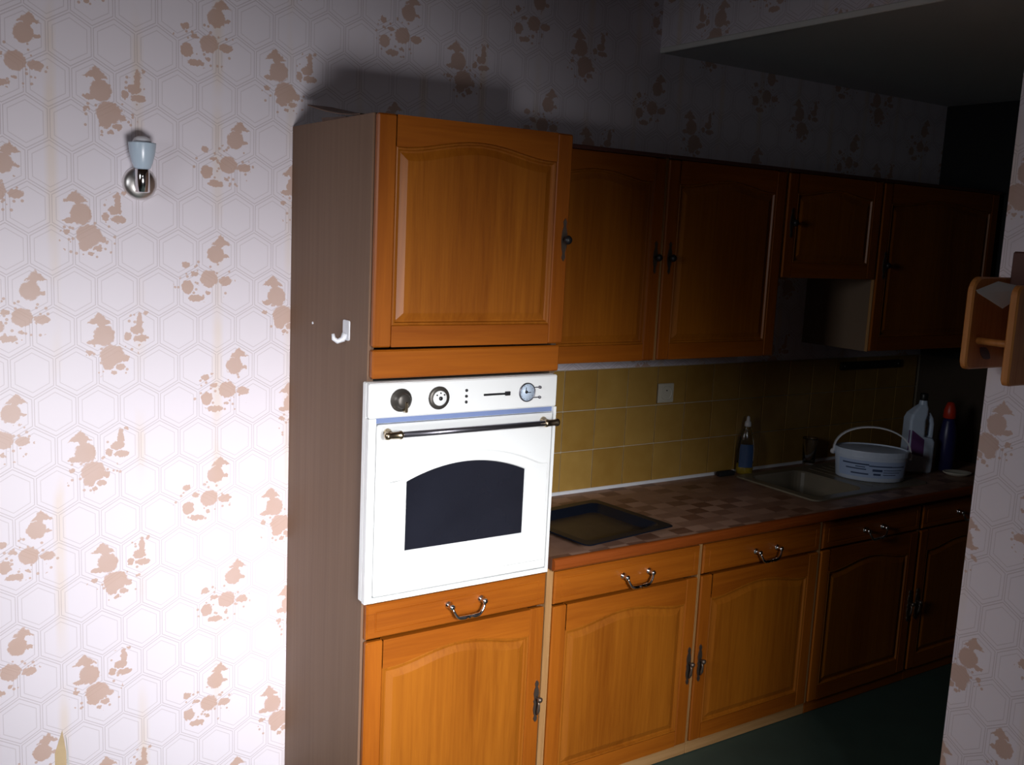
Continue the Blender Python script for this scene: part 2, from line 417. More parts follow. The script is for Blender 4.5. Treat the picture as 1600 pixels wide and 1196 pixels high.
# garden door behind the camera and the side window
def window(name, hor, a0, a1, z0, z1, depth, axis, bars):
    fr = MB(); 
    def bx(m, p0, p1, q0, q1, d0, d1):
        if axis == 'x': m.box((p0, d0, q0), (p1, d1, q1), .004)
        else: m.box((d0, p0, q0), (d1, p1, q1), .004)
    t = .06; d0, d1 = depth - .03, depth + .03
    bx(fr, a0, a0+t, z0, z1, d0, d1); bx(fr, a1-t, a1, z0, z1, d0, d1); bx(fr, a0+t, a1-t, z0, z0+t, d0, d1); bx(fr, a0+t, a1-t, z1-t, z1, d0, d1)
    for bq in bars: bx(fr, bq-.03, bq+.03, z0+t, z1-t, d0, d1)
    w = struct(build(name, fr, 'white_paint'))
    edges = [a0+t] + [q for b_ in bars for q in (b_-.03, b_+.03)] + [a1-t]
    for i in range(0, len(edges), 2):
        p = MB(); bx(p, edges[i], edges[i+1], z0+t, z1-t, depth-.004, depth+.004); build('pane', p, 'glass', w)
    return w
window('window_1', 0, -1.3, .15, FZ, 2.45, YF-.05, 'x', [-.575])
window('window_2', 0, -2.0, -1.0, 1.45, 2.45, XL-.05, 'y', [-1.5])

# wall tiles of the splashback, one by one, proud of a grout bed
TP, TX0, TZ0 = 0.1515, 0.8985, 0.868
gb = MB().box((.60, -.004, .80), (3.2, 0, TZ0 + 3*.154)); build('grout_bed', gb, 'grout', wb)
tile_me = None
for row in range(3):
    for kx in range(-2, 16):
        x0 = TX0 + kx*TP; x1 = x0 + TP
        if x1 > 3.2 or x0 < .59: continue
        z0 = TZ0 + row*.154
        if tile_me is None:
            t = build('tile', MB().box((x0+.0015, -.0095, z0+.0015), (x1-.0015, -.004, z0+.1525), .0018), 'tile', wb, origin=(x0, 0, z0)); tile_me = t.data
        else:
            t = bpy.data.objects.new('tile', tile_me); COL.objects.link(t); t.parent = wb; t.location = Vector((x0, 0, z0)) - ORG[wb.name]
        t.rotation_euler = (random.uniform(-.004, .004), 0, random.uniform(-.004, .004))
# torn tip of wallpaper at the seam near the floor
tn = MB().add([(-.685,-.0015,.285),(-.655,-.0015,.285),(-.664,-.0015,.352),(-.685,0,.285),(-.655,0,.285),(-.664,0,.352)], [(0,1,2),(5,4,3),(0,3,4,1),(1,4,5,2),(2,5,3,0)])
tn.add([(-.685,-.0015,.10),(-.655,-.0015,.10),(-.685,0,.10),(-.655,0,.10),(-.685,-.0015,.285),(-.655,-.0015,.285),(-.685,0,.285),(-.655,0,.285)], [(0,1,5,4),(0,2,3,1),(2,0,4,6),(1,3,7,5)])
lab(build('torn_patch', tn, 'torn', wb), 'yellowish torn strip with pointed tip at a wallpaper seam')
fl = []; n = 8
L1 = [(-.657 + .004*math.sin(i/n*3), -.002 - .003*math.sin(i/n*math.pi*.5), .10 + i/n*.24) for i in range(n+1)]
L2 = [(-.645 + .003*i/n - .012*(i/n)**2, -.003 - .005*math.sin(i/n*math.pi*.5), .10 + i/n*.225) for i in range(n+1)]
fm = MB().loops([L1, L2], closed=False).loops([[(x, y+.001, z) for x, y, z in L2], [(x, y+.001, z) for x, y, z in L1]], closed=False)
lab(build('torn_flap', fm, 'paper_white', wb), 'white curled edge of torn wallpaper')

# ------------------------------------------------------------------ cabinet fronts
def arch_pts(x0, x1, z0, zs, rise, n=28):
    """outline: bottom-left, bottom-right, then the arched top from right to left"""
    pts = [(x0, z0), (x1, z0)]
    for i in range(n+1):
        t = 1 - i/n
        c = 0.5 - 0.5*math.cos(2*math.pi*min(1, max(0, (t-.04)/.92)))
        pts.append((x0 + (x1-x0)*t, zs + rise*(c**.85)))
    return pts
def inset(p, x0, x1, z0, d):
    """inset an arch outline by d"""
    cx = (x0+x1)/2; k = (x1-x0-2*d)/(x1-x0); out = []
    for i, (x, z) in enumerate(p):
        out.append((cx + (x-cx)*k, z0 + d if i < 2 else z - d))
    return out
def door(cab, x0, x1, z0, z1, yf, th=.02, rise=.035, handle=None, hinge_angle=0, stile=.052, shoulder=None, name='door', hinge='left'):
    """raised-panel oak door; yf = plane of its front"""
    ox0, ox1 = x0 + stile, x1 - stile; oz0 = z0 + .056; sh = (.098 if shoulder is None else shoulder); zs = z1 - sh
    P = arch_pts(ox0, ox1, oz0, zs, rise)
    yb = yf + th; c = .004
    fr = MB()
    fr.box((x0, yf, z0), (ox0, yb, z1), c, 0); fr.box((ox1, yf, z0), (x1, yb, z1), c, 0)               # stiles
    fr.box((ox0, yf+.0006, z0), (ox1, yb, oz0), .0006, 1)                                                # bottom rail
    top = [(x, z) for x, z in P[2:]]                                                                     # arched rail
    pts = [(ox0, z1), (ox0, zs)] + list(reversed(top))[1:-1] + [(ox1, zs), (ox1, z1)]
    n = len(pts)
    A = [(x, yf+.0006, z) for x, z in pts]; B = [(x, yb, z) for x, z in pts]
    fq = []
    m_ = len(top)
    arch = [(ox0 + (ox1-ox0)*i/(m_-1), list(reversed(top))[i][1]) for i in range(m_)]
    V = [(x, yf+.0006, z) for x, z in arch] + [(x, yf+.0006, z1) for x, z in arch] + [(x, yb, z) for x, z in arch] + [(x, yb, z1) for x, z in arch]
    for i in range(m_-1):
        fq += [(i, i+1, m_+i+1, m_+i), (2*m_+i, i, i+1, 2*m_+i+1)[::-1], (m_+i, m_+i+1, 3*m_+i+1, 3*m_+i), (2*m_+i, 3*m_+i, 3*m_+i+1, 2*m_+i+1)]
    fr.add(V, fq, 1)
    hx = x0 if hinge == 'left' else x1
    d = build(name, fr, ['oak_v', 'oak_h'], cab, origin=(hx, yb, z0), fix=True)
    # raised panel with moulded border
    pm = MB()
    L = []
    for di, dy in ((-.002, .012), (0, .0035), (.003, .0005), (.007, .0015), (.010, .0075), (.014, .0085), (.030, .0028), (.033, .0018), (.036, .0018)):
        q = inset(P, ox0, ox1, oz0, di); L.append([(x, yf + dy, z) for x, z in q])
    pm.loops(L, 0, True)
    q = L[-1]; k = len(q); cx = (ox0+ox1)/2
    strip = [q[0], q[1]] + q[2:]
    # field: quads between bottom edge and arch
    fv = []; ff = []
    topl = list(reversed(q[2:])); mm = len(topl)
    for i, (x, y, z) in enumerate(topl): fv += [(x, y, q[0][2]), (x, y, z)]
    for i in range(mm-1): ff.append((2*i, 2*i+2, 2*i+3, 2*i+1))
    pm.add(fv, ff)
    pm.box((ox0-.001, yf+.0125, oz0-.001), (ox1+.001, yb-.001, zs), 0)
    build('raised_panel', pm, 'oak_panel', d, fix=True)
    if handle: handle(d, yf)
    if hinge_angle: d.rotation_euler = (0, 0, math.radians(hinge_angle))
    return d
def drawer(cab, x0, x1, z0, z1, yf, th=.02, pull_x=None, pull_z=None):
    m = MB(); L = []
    for di, dy in ((0, th), (0, .005), (.005, 0), (.024, 0), (.0255, .002), (.0285, .002), (.030, 0), (.034, 0)):
        L.append([(x0+di, yf+dy, z0+di*(1 if di < .01 else .8)), (x1-di, yf+dy, z0+di*(1 if di < .01 else .8)), (x1-di, yf+dy, z1-di*(1 if di < .01 else .8)), (x0+di, yf+dy, z1-di*(1 if di < .01 else .8))])
    m.loops(L, 0, True, cap_last=True, cap_first=True)
    d = build('drawer', m, 'oak_h', cab, origin=((x0+x1)/2, yf+th, z0))
    if pull_x is not None: bail(d, pull_x, yf, pull_z)
    return d
def bail(par, cx, yf, cz, w=.108):
    m = MB()
    for sgn in (-1, 1):
        m.lathe([(.0115, 0), (.0115, .004), (.006, .007), (.006, .018), (.0085, .020), (.0085, .026), (.004, .029)], (cx + sgn*w/2, yf, cz), 'y', 12)
    pts = [(-.5, -.023, 0), (-.47, -.026, -.010), (-.42, -.028, -.020), (-.37, -.028, -.028), (-.30, -.028, -.033), (-.15, -.028, -.0345), (-.04, -.028, -.033), (0, -.028, -.0345), (.04, -.028, -.033), (.15, -.028, -.0345), (.30, -.028, -.033), (.37, -.028, -.028), (.42, -.028, -.020), (.47, -.026, -.010), (.5, -.023, 0)]
    rr = [.0035, .004, .0042, .0045, .0058, .0065, .0042, .0068, .0042, .0065, .0058, .0045, .0042, .004, .0035]
    m.tube([(cx + a*w, yf + b_, cz + c) for a, b_, c in pts], rr, 10)
    lab(build('handle', m, 'chrome', par), 'shiny silver swooping pull on two rosettes')
def long_handle(x, z, h=.135):
    def f(d, yf):
        m = MB(); w = .0095
        out = [(0, -.5), (.45, -.47), (.7, -.41), (.4, -.35), (.75, -.29), (1, -.18), (.7, -.06), (1, 0), (.7, .06), (1, .18), (.75, .29), (.4, .35), (.7, .41), (.45, .47), (0, .5)]
        pts = [(x + a*w, z + b_*h) for a, b_ in out] + [(x - a*w, z + b_*h) for a, b_ in reversed(out[1:-1])]
        m.prism(pts, yf-.0035, yf)
        m.lathe([(.004, 0), (.004, .012), (.0085, .016), (.0085, .022), (.003, .026)], (x, yf-.003, z + .012), 'y', 12)
        m.tube([(x, yf-.014, z+.010), (x, yf-.018, z-.006), (x, yf-.016, z-.026), (x, yf-.010, z-.040)], [.003, .0042, .0055, .003], 8)
        lab(build('handle', m, 'antique', d), 'long narrow antiqued metal handle plate')
    return f
def knob_handle(x, z, h=.11):
    def f(d, yf):
        m = MB(); w = .010
        out = [(0, -.5), (.6, -.42), (.35, -.32), (.8, -.18), (1, 0), (.8, .18), (.35, .32), (.6, .42), (0, .5)]
        pts = [(x + a*w, z + b_*h) for a, b_ in out] + [(x - a*w, z + b_*h) for a, b_ in reversed(out[1:-1])]
        m.prism(pts, yf-.003, yf)
        lab(build('escutcheon', m, 'antique', d), 'ornate antiqued keyhole plate')
        k = MB().lathe([(.005, 0), (.005, .010), (.011, .014), (.013, .020), (.009, .027), (.002, .029)], (x, yf-.002, z), 'y', 14)
        lab(build('knob', k, 'black_plastic', d), 'small dark turned knob')
    return f

# ------------------------------------------------------------------ tall cabinet with the built-in oven
D = 0.58; ZT = 2.10
tall = thing('tall_cabinet', (.3, -.29, FZ), 'tall oak oven housing cabinet with brown laminate side at left end of kitchen row', 'cabinet')
c = MB().box((.0, -.557, FZ), (.018, -.001, ZT), .001); lab(build('side_panel', c, 'laminate', tall), 'grey-brown wood laminate outer side panel')
panels(tall, 'carcass', [('inner_side', (.582, -.557, FZ), (.60, -.001, ZT)), ('top_panel', (.018, -.557, ZT-.018), (.582, -.012, ZT)), ('shelf', (.018, -.557, 1.424), (.582, -.012, 1.442)),
    ('shelf', (.018, -.54, .790), (.582, -.012, .808)), ('bottom_panel', (.018, -.557, FZ+.04), (.582, -.012, FZ+.058)), ('back_panel', (.018, -.012, FZ+.04), (.582, -.002, ZT-.018))])
door(tall, .004, .600, 1.510, 2.099, -D, rise=.030, handle=knob_handle(.585, 1.806, .12), hinge_angle=-1.0, shoulder=.078)
c = MB().box((.004, -D, 1.428), (.598, -.558, 1.503), .004); lab(build('filler_panel', c, 'oak_h', tall), 'plain horizontal oak board above the oven')
drawer(tall, .006, .596, .714, .812, -D, pull_x=.312, pull_z=.772)
door(tall, .006, .596, .10, .706, -D, rise=.032, handle=long_handle(.580, .407), shoulder=.082)
c = MB().box((.004, -.556, FZ), (.598, -.54, .098)); build('plinth', c, 'pale_edge', tall)
c = MB().lathe([(.004, 0), (.004, .002), (.002, .003)], (0, 0, 0), 'y', 8)
c.v = [(y, x - .183, z + 1.534) for x, y, z in c.v]; lab(build('screw_cap', c, 'white_plastic', tall), 'small pale screw mark')

# oven
OX0, OX1, OZ0, OZ1, OY = -.012, .583, .826, 1.420, -.60
ov = thing('oven', (.2855, -.29, .826), 'white built-in oven with arched dark window, in the tall oak cabinet', 'oven')
c = MB().box((.022, -.558, .826), (.578, -.05, 1.415)); build('body', c, 'steel', ov)
c = MB().box((OX0, -.582, OZ0), (OX1, -.5585, OZ1), .003)
lab(build('front_frame', c, 'enamel', ov), 'white enamel surround')
cp = build('control_panel', MB().box((OX0, OY, 1.327), (OX1, -.583, OZ1), .004), 'enamel', ov)
build('panel_gap', MB().box((OX0+.012, OY+.009, 1.3125), (OX1-.008, -.583, 1.3268)), 'gap_shade', ov)
# lower surround either side and below the door
build('lower_surround', MB().prism([(OX0, OZ0), (OX1, OZ0), (OX1, 1.3265), (OX1-.010, 1.3265), (OX1-.010, OZ0+.014), (OX0+.021, OZ0+.014), (OX0+.021, 1.3265), (OX0, 1.3265)], OY, -.583), 'enamel', ov)
# knobs
k1 = MB().lathe([(.030, 0), (.031, .004), (.029, .007), (.022, .008), (.020, .020), (.017, .023), (.004, .024)], (.078, OY, 1.373), 'y', 28)
k1 = build('knob', k1, 'knob_grey', cp); lab(k1, 'dark grey round oven knob')
k1p = MB().box((.079, OY-.028, 1.343), (.087, OY-.010, 1.371), .002); lab(build('pointer', k1p, 'brass', cp), 'pale metal pointer of the left knob')
k2 = MB().lathe([(.031, 0), (.0315, .004), (.0295, .007), (.020, .0072)], (.191, OY, 1.373), 'y', 28, caps=(True, False))
lab(build('knob', k2, 'knob_grey', cp), 'dark outer ring of the middle knob')
k2 = MB().lathe([(.0205, .003), (.0205, .009), (.018, .011), (.003, .0112)], (.191, OY, 1.373), 'y', 24)
lab(build('knob_face', k2, 'enamel', cp), 'white centre of the middle knob')
k2 = MB().lathe([(.0055, .010), (.0055, .014), (.002, .015)], (.191, OY, 1.373), 'y', 12)
for a in (40, 90, 140): k2.lathe([(.0022, .0105), (.0022, .0125)], (.191 + .0145*math.cos(math.radians(a)), OY, 1.373 + .0145*math.sin(math.radians(a))), 'y', 8)
lab(build('knob_hub', k2, 'black_plastic', cp), 'black hub and dots of the middle knob')['kind'] = 'stuff'
for z in (1.389, 1.373, 1.357):
    build('indicator', MB().lathe([(.0042, 0), (.0042, .002), (.002, .003)], (.277, OY, z), 'y', 12), 'black_plastic', cp)
c = MB().box((.333, OY-.0015, 1.3705), (.410, OY+.001, 1.3765), .0008).box((.402, OY-.006, 1.3685), (.418, OY, 1.380), .001)
build('slider', c, 'black_plastic', cp)
ck = MB().lathe([(.0275, 0), (.0275, .003), (.0245, .0045), (.0245, .001)], (.477, OY, 1.374), 'y', 32, caps=(True, False))
clk = build('clock', ck, 'pewter', cp)
c = MB().lathe([(.0246, 0), (.0246, .0016)], (.477, OY, 1.374), 'y', 32); lab(build('clock_face', c, 'dial', cp), 'pale blue clock dial')
c = MB().box((.4715, OY-.0026, 1.374), (.4735, OY-.0018, 1.388)).box((.4765, OY-.0026, 1.3725), (.490, OY-.0018, 1.3745)).lathe([(.0045, .0016), (.0045, .003)], (.474, OY, 1.375), 'y', 10)
for a in range(12):
    x, z = .477 + .0205*math.cos(a*math.pi/6), 1.374 + .0205*math.sin(a*math.pi/6); c.box((x-.0008, OY-.0022, z-.0008), (x+.0008, OY-.0016, z+.0008))
build('clock_hands', c, 'black_plastic', cp)['kind'] = 'stuff'
for z in (1.387, 1.358):
    c = MB().box((.500, OY-.003, z-.0012), (.518, OY, z+.0012)).lathe([(.0042, 0), (.0042, .006), (.002, .008)], (.519, OY, z), 'y', 10)
    build('clock_button', c, 'pewter', cp)
# oven door with embossed arched panel and glass
dx0, dx1, dz0, dz1 = OX0+.0235, OX1-.0125, OZ0+.0165, 1.3105
od = MB().box((dx0, OY-.004, dz0), (dx1, -.583, dz1), .004)
odo = build('door', od, 'enamel', ov, origin=(.28, -.583, dz0))
def arch2(x0, x1, z0, zs, rise, n=24, flat=.0):
    pts = [(x0, z0), (x1, z0)]
    for i in range(n+1):
        t = 1 - i/n
        if t < flat or t > 1-flat: cz = 0
        else: tt = (t-flat)/(1-2*flat)*2-1; cz = 1 - tt*tt
        pts.append((x0 + (x1-x0)*t, zs + rise*cz))
    return pts
E0 = arch2(.030, .560, .868, 1.165, .058, 30, .05)
Gp = arch2(.100, .478, .962, 1.152, .040, 30)
def gi(d): # glass outline offset outward
    cx, cz = .289, 1.06
    return [(x + (d if x > cx else -d), z + (d if z > cz else -d)) for x, z in Gp]
yd = OY - .004
em = MB(); L = []
for pts, dy in ((E0, .0005), (inset(E0, .030, .560, .868, .004), -.004), (inset(E0, .030, .560, .868, .010), -.004)):
    L.append([(x, yd + dy, z) for x, z in pts])
n = len(E0); Lg = [[(x, yd - .004, z) for x, z in gi(.004)], [(x, yd - .0045, z) for x, z in gi(.002)], [(x, yd - .001, z) for x, z in gi(.0)], [(x, yd + .002, z) for x, z in gi(0)]]
em.loops(L + Lg)
lab(build('embossed_panel', em, 'enamel', odo), 'raised white panel with arched top round the glass')
fv = []; ff = []
for x, z in reversed(Gp[2:]): fv += [(x, yd - .0012, Gp[0][1]), (x, yd - .0012, z)]
for i in range(len(Gp[2:])-1): ff.append((2*i, 2*i+2, 2*i+3, 2*i+1))
nb = len(fv); fv += [(x, yd - .0002, z) for x, y, z in fv]; ff += [tuple(q + nb for q in reversed(f)) for f in ff]
lab(build('window_glass', MB().add(fv, ff), 'oven_glass', odo), 'dark arched oven glass')
c = MB().tube([(.035, -.645, 1.290), (.540, -.645, 1.290)], .0078, 14)
hb = build('handle', c, 'pewter', odo); lab(hb, 'dark metal bar across the oven door')
for x, sg in ((.040, 1), (.535, -1)):
    c = MB()
    c.lathe([(.011, 0), (.011, .004), (.007, .008), (.007, .040)], (x, yd, 1.290), 'y', 14)
    q = MB().lathe([(.003, -.028), (.010, -.024), (.0115, -.018), (.009, -.012), (.0095, .012), (.0115, .016), (.0115, .020), (.0085, .024)], (0, 0, 0), 'x', 14)
    q.v = [(x + sg*a, b_ - .645, e + 1.290) for a, b_, e in q.v]; c.add(q.v, q.f, 0, True)
    lab(build('handle_bracket', c, 'brass', odo), 'brass-tinted end fitting of the bar')

# hook on the side panel
hk = thing('wall_hook', (-.0, -.41, 1.51), 'white plastic hook stuck on the brown side of the tall cabinet', 'hook')
c = MB(); pts = []
def rrect(y0, y1, z0, z1, r, n=5):
    o = []
    for cy, cz, a0 in ((y1-r, z1-r, 0), (y0+r, z1-r, 90), (y0+r, z0+r, 180), (y1-r, z0+r, 270)):
        for i in range(n+1): a = math.radians(a0 + 90*i/n); o.append((cy + r*math.cos(a), cz + r*math.sin(a)))
    return o
c.prism(rrect(-.445, -.405, 1.512, 1.566, .006), -.004, -.0002, plane='yz'); lab(build('plate', c, 'white_plastic', hk), 'white backing plate')
c = MB().tube([(-.006, -.425, 1.530), (-.012, -.424, 1.514), (-.026, -.422, 1.509), (-.036, -.420, 1.516), (-.038, -.419, 1.529)], [.008, .008, .007, .006, .004], 10)
build('prong', c, 'white_plastic', hk)

# loose veneer strip on the cabinet top
n = 14; A = []; B = []
for i in range(n+1):
    t = i/n; y = -.47 + .39*t; z = ZT + .0015 + .010*t + .048*max(0, t-.05)**1.6
    A.append((.004 + .01*t, y, z)); B.append((.075 + .015*t, y+.004, z + .006*math.sin(t*3)))
c = MB().loops([A, B, [(x, y, z+.003) for x, y, z in B], [(x, y, z+.003) for x, y, z in A], A], closed=False)
n2 = MB()
n2.add([(.012, -.36, ZT+.001), (.10, -.36, ZT+.001), (.10, -.20, ZT+.001), (.012, -.20, ZT+.001), (.012, -.36, ZT+.005), (.10, -.35, ZT+.008), (.10, -.20, ZT+.016), (.012, -.19, ZT+.013)], [(0,3,2,1),(4,5,6,7),(0,1,5,4),(1,2,6,5),(2,3,7,6),(3,0,4,7)])
c.add(n2.v, n2.f)
tag(build('veneer_strip', c, 'veneer'), 'loose curled brown wood strip lying on top of the tall cabinet', 'strip')

# ------------------------------------------------------------------ base cabinets
XB = [.620, 1.240, 1.853, 2.465, 3.080]
base_lab = ['oak base cabinet right beside the oven, its door handle at the right edge',
            'oak base cabinet second from the oven, its long door handle at the left edge',
            'oak base cabinet third from the oven, under the left part of the white tub',
            'dark oak base cabinet at far end, half hidden behind the papered wall']
pulls = [(.951, .757), (1.555, .752), (2.155, .752), (2.77, .752)]
for i in range(4):
    x0, x1 = XB[i], XB[i+1]
    cab = thing('base_cabinet', ((x0+x1)/2, -.29, FZ), base_lab[i], 'cabinet', 'oak base cabinets under the worktop')
    g = .0075
    panels(cab, 'carcass', [('side_panel', (x0+.0005, -.556, FZ+.045), (x0+.018, -.012, .811)), ('side_panel', (x1-.018, -.556, FZ+.045), (x1-.0005, -.012, .811)),
        ('bottom_panel', (x0+.018, -.556, FZ+.045), (x1-.018, -.02, FZ+.06)), ('back_panel', (x0+.018, -.02, FZ+.045), (x1-.018, -.012, .811))])
    panels(cab, 'pale_edge_v', [('edge_strip', (x0+.0005, -.572, FZ+.045), (x0+g-.0005, -.5565, .811)), ('edge_strip', (x1-g+.0005, -.572, FZ+.045), (x1-.0005, -.5565, .811))], 'pale upright front edge')
    c = MB().box((x0+.0005, -.578, .8125), (x1-.0005, -.50, .8245), .002); lab(build('top_rail', c, 'pale_edge', cab), 'pale rail under the worktop edge')
    c = MB().box((x0+.0005, -.572, FZ+.001), (x1-.0005, -.548, .0945), .002); lab(build('plinth', c, 'pale_edge' if i < 2 else 'oak_h', cab), 'plinth board along the floor')
    drawer(cab, x0+g+.001, x1-g-.001, .706, .809, -D, pull_x=pulls[i][0], pull_z=pulls[i][1])
    hx = x1 - .026 if i % 2 == 0 else x0 + .026
    door(cab, x0+g+.001, x1-g-.001, .097, .698, -D, rise=.030, handle=long_handle(hx, .385), shoulder=.084, hinge='left' if i % 2 == 0 else 'right')
c = MB().box((.602, -.574, FZ+.001), (.6195, -.545, .824), .001)
tag(build('filler_strip', c, 'pale_edge_v'), 'narrow pale upright strip between oven cabinet and first base cabinet', 'strip')

# worktop with the sink cut-out
SX0, SX1, SY0, SY1 = 1.90, 2.62, -.50, -.07
CT0, CT = .826, .862
wt = thing('worktop', (1.9, -.3, CT0), 'long kitchen worktop printed with brown checks on the oak base cabinets', 'worktop')
c = MB(); H0, H1, K0, K1 = 1.935, 2.265, -.465, -.105
c.box((.602, -.596, CT0), (H0, -.013, CT)).box((H1, -.596, CT0), (3.195, -.013, CT)).box((H0, -.596, CT0), (H1, K0, CT)).box((H0, K1, CT0), (H1, -.013, CT))
build('slab', c, 'counter', wt)
pr = [(-.596, CT0), (-.606, CT0), (-.6105, CT0+.005), (-.6115, CT0+.018), (-.6105, CT-.008), (-.607, CT-.002), (-.601, CT+.0004), (-.596, CT)]
c = MB().loops([[(.602, y, z) for y, z in pr], [(3.195, y, z) for y, z in pr]], cap_first=True, cap_last=True)
lab(build('front_edge', c, 'counter_edge', wt), 'reddish wood edging along the front')
tr = MB().box((.602, -.0125, .8655), (3.195, -.0098, .880)).add([(.602,-.026,CT+.0005),(.602,-.0100,CT+.0005),(.602,-.0100,.873),(.602,-.014,.871),(3.195,-.026,CT+.0005),(3.195,-.0100,CT+.0005),(3.195,-.0100,.873),(3.195,-.014,.871)], [(0,1,2,3),(7,6,5,4),(0,3,7,4),(3,2,6,7),(2,1,5,6),(1,0,4,5)])
tr = MB(); tr.add([(.602,-.020,CT+.0005),(.602,-.0100,CT+.0005),(.602,-.0100,.873),(.602,-.014,.871),(3.195,-.020,CT+.0005),(3.195,-.0100,CT+.0005),(3.195,-.0100,.873),(3.195,-.014,.871)], [(0,1,2,3),(7,6,5,4),(0,3,7,4),(3,2,6,7),(2,1,5,6),(1,0,4,5)])
struct(build('trim_2', tr, 'white_plastic'))

# sink
sk = thing('sink', (2.26, -.285, CT), 'dull taupe inset sink with drainer in the worktop, under the white tub', 'sink')
m = MB()
def rr(x0, x1, y0, y1, r, z, n=5): return [(a, b_, z) for a, b_ in rrect(x0, x1, y0, y1, r, n)]
zt = CT + .006
outer = rr(SX0, SX1, SY0, SY1, .03, CT+.0008); out2 = rr(SX0+.004, SX1-.004, SY0+.004, SY1-.004, .028, zt)
bowl = [rr(H0+.008, H1-.008, K0+.008, K1-.008, .05, zt), rr(H0+.012, H1-.012, K0+.012, K1-.012, .048, zt-.006), rr(H0+.024, H1-.024, K0+.024, K1-.024, .045, zt-.135), rr(H0+.05, H1-.05, K0+.05, K1-.05, .03, zt-.15)]
m.loops([outer, out2], 0); m.loops([out2, bowl[0]], 0); m.loops(bowl, 0, cap_last=True, smooth=False)
build('basin', m, 'sink', sk)
for k in range(6): build('drainer_rib', MB().box((2.31 + .045*k, -.44, zt-.0006), (2.322 + .045*k, -.12, zt+.0012), .0009), 'sink', sk)
m = MB().lathe([(.030, 0), (.030, .003), (.022, .004), (.02, .001)], (2.1, -.285, zt-.1495), 'z', 18); build('drain', m, 'steel', sk)

# ------------------------------------------------------------------ wall cabinets
UY = -.345
def upper(x0, x1, z0, z1, label, hnd, hinge, shoulder=.078, rise=.026):
    cab = thing('wall_cabinet', ((x0+x1)/2, UY/2, z0), label, 'cabinet', 'oak wall cabinets above the splashback')
    yb = UY + .021
    panels(cab, 'carcass', [('side_panel', (x0+.0005, yb, z0), (x0+.018, -.001, z1-.001)), ('side_panel', (x1-.018, yb, z0), (x1-.0005, -.001, z1-.001)), ('bottom_panel', (x0+.018, yb, z0), (x1-.018, -.001, z0+.018)),
        ('top_panel', (x0+.018, yb, z1-.019), (x1-.018, -.001, z1-.001)), ('back_panel', (x0+.018, -.008, z0+.018), (x1-.018, -.001, z1-.019))])
    panels(cab, 'pale_edge_v', [('edge_strip', (x0+.0005, yb-.014, z0), (x0+.006, yb-.0005, z1-.001)), ('edge_strip', (x1-.006, yb-.014, z0), (x1-.0005, yb-.0005, z1-.001))], 'pale upright front edge')
    c = MB().box((x0+.0005, UY-.004, z1-.0008), (x1-.0005, -.001, z1+.012), .002); lab(build('cap_board', c, 'pine_dark', cab), 'dark board along the top')
    door(cab, x0+.007, x1-.007, z0+.002, z1-.003, UY, rise=rise, handle=hnd, shoulder=shoulder, hinge=hinge)
    return cab
UB, UT = 1.408, 2.090
upper(.602, 1.180, UB, UT, 'oak wall cabinet next to the tall oven cabinet, knob at its right', knob_handle(1.148, 1.760), 'left')
upper(1.180, 1.770, UB, UT, 'oak wall cabinet second from the oven, above the wall socket and soap bottle', knob_handle(1.212, 1.760), 'right')
upper(1.770, 2.330, 1.700, UT, 'short dark wall cabinet over the pale open niche', knob_handle(1.805, 1.905), 'right', .070, .022)
upper(2.330, 3.150, UB, UT, 'wide dark wall cabinet at far end of the row, right of the open niche', knob_handle(2.375, 1.76), 'right')

# ------------------------------------------------------------------ things on the worktop and walls
# baking tray
ty = thing('baking_tray', (.905, -.365, CT), 'black enamel baking tray lying on the worktop next to the oven', 'tray')
ang = math.radians(7)
def tr_(x, y): return (.903 + x*math.cos(ang) - y*math.sin(ang), -.397 + x*math.sin(ang) + y*math.cos(ang))
def ring(hx, hy, r, z): return [(*tr_(a, b_), z) for a, b_ in rrect(-hx, hx, -hy, hy, r, 4)]
m = MB().loops([ring(.145, .130, .025, CT+.0012), ring(.167, .152, .03, CT+.022), ring(.171, .156, .03, CT+.026), ring(.200, .185, .02, CT+.026), ring(.203, .188, .02, CT+.023), ring(.200, .185, .02, CT+.0225), ring(.173, .158, .03, CT+.022), ring(.149, .134, .028, CT+.0008)], cap_last=True)
build('rim', m, 'black_enamel', ty)
m = MB().loops([ring(.145, .130, .025, CT+.0014), ring(.05, .04, .02, CT+.0016)], cap_last=True); lab(build('tray_floor', m, 'tray_floor', ty), 'worn brownish tray bottom')
# socket
so = thing('wall_socket', (1.542, -.0095, 1.185), 'cream wall socket on the ochre splashback tiles', 'socket')
c = MB().box((1.502, -.021, 1.185), (1.582, -.0098, 1.262), .003); build('plate', c, 'socket_white', so)
c = MB().lathe([(.029, 0), (.029, .003), (.026, .003), (.022, -.006)], (1.542, -.021, 1.2235), 'y', 24, caps=(False, True)); build('cup', c, 'socket_white', so)
c = MB()
for dx in (-.0095, .0095): c.lathe([(.003, -.0055), (.003, -.0045)], (1.542+dx, -.021, 1.2235), 'y', 8)
c.lathe([(.0024, -.006), (.0024, .004)], (1.542, -.021, 1.2345), 'y', 8); build('contacts', c, 'black_plastic', so)['kind'] = 'stuff'
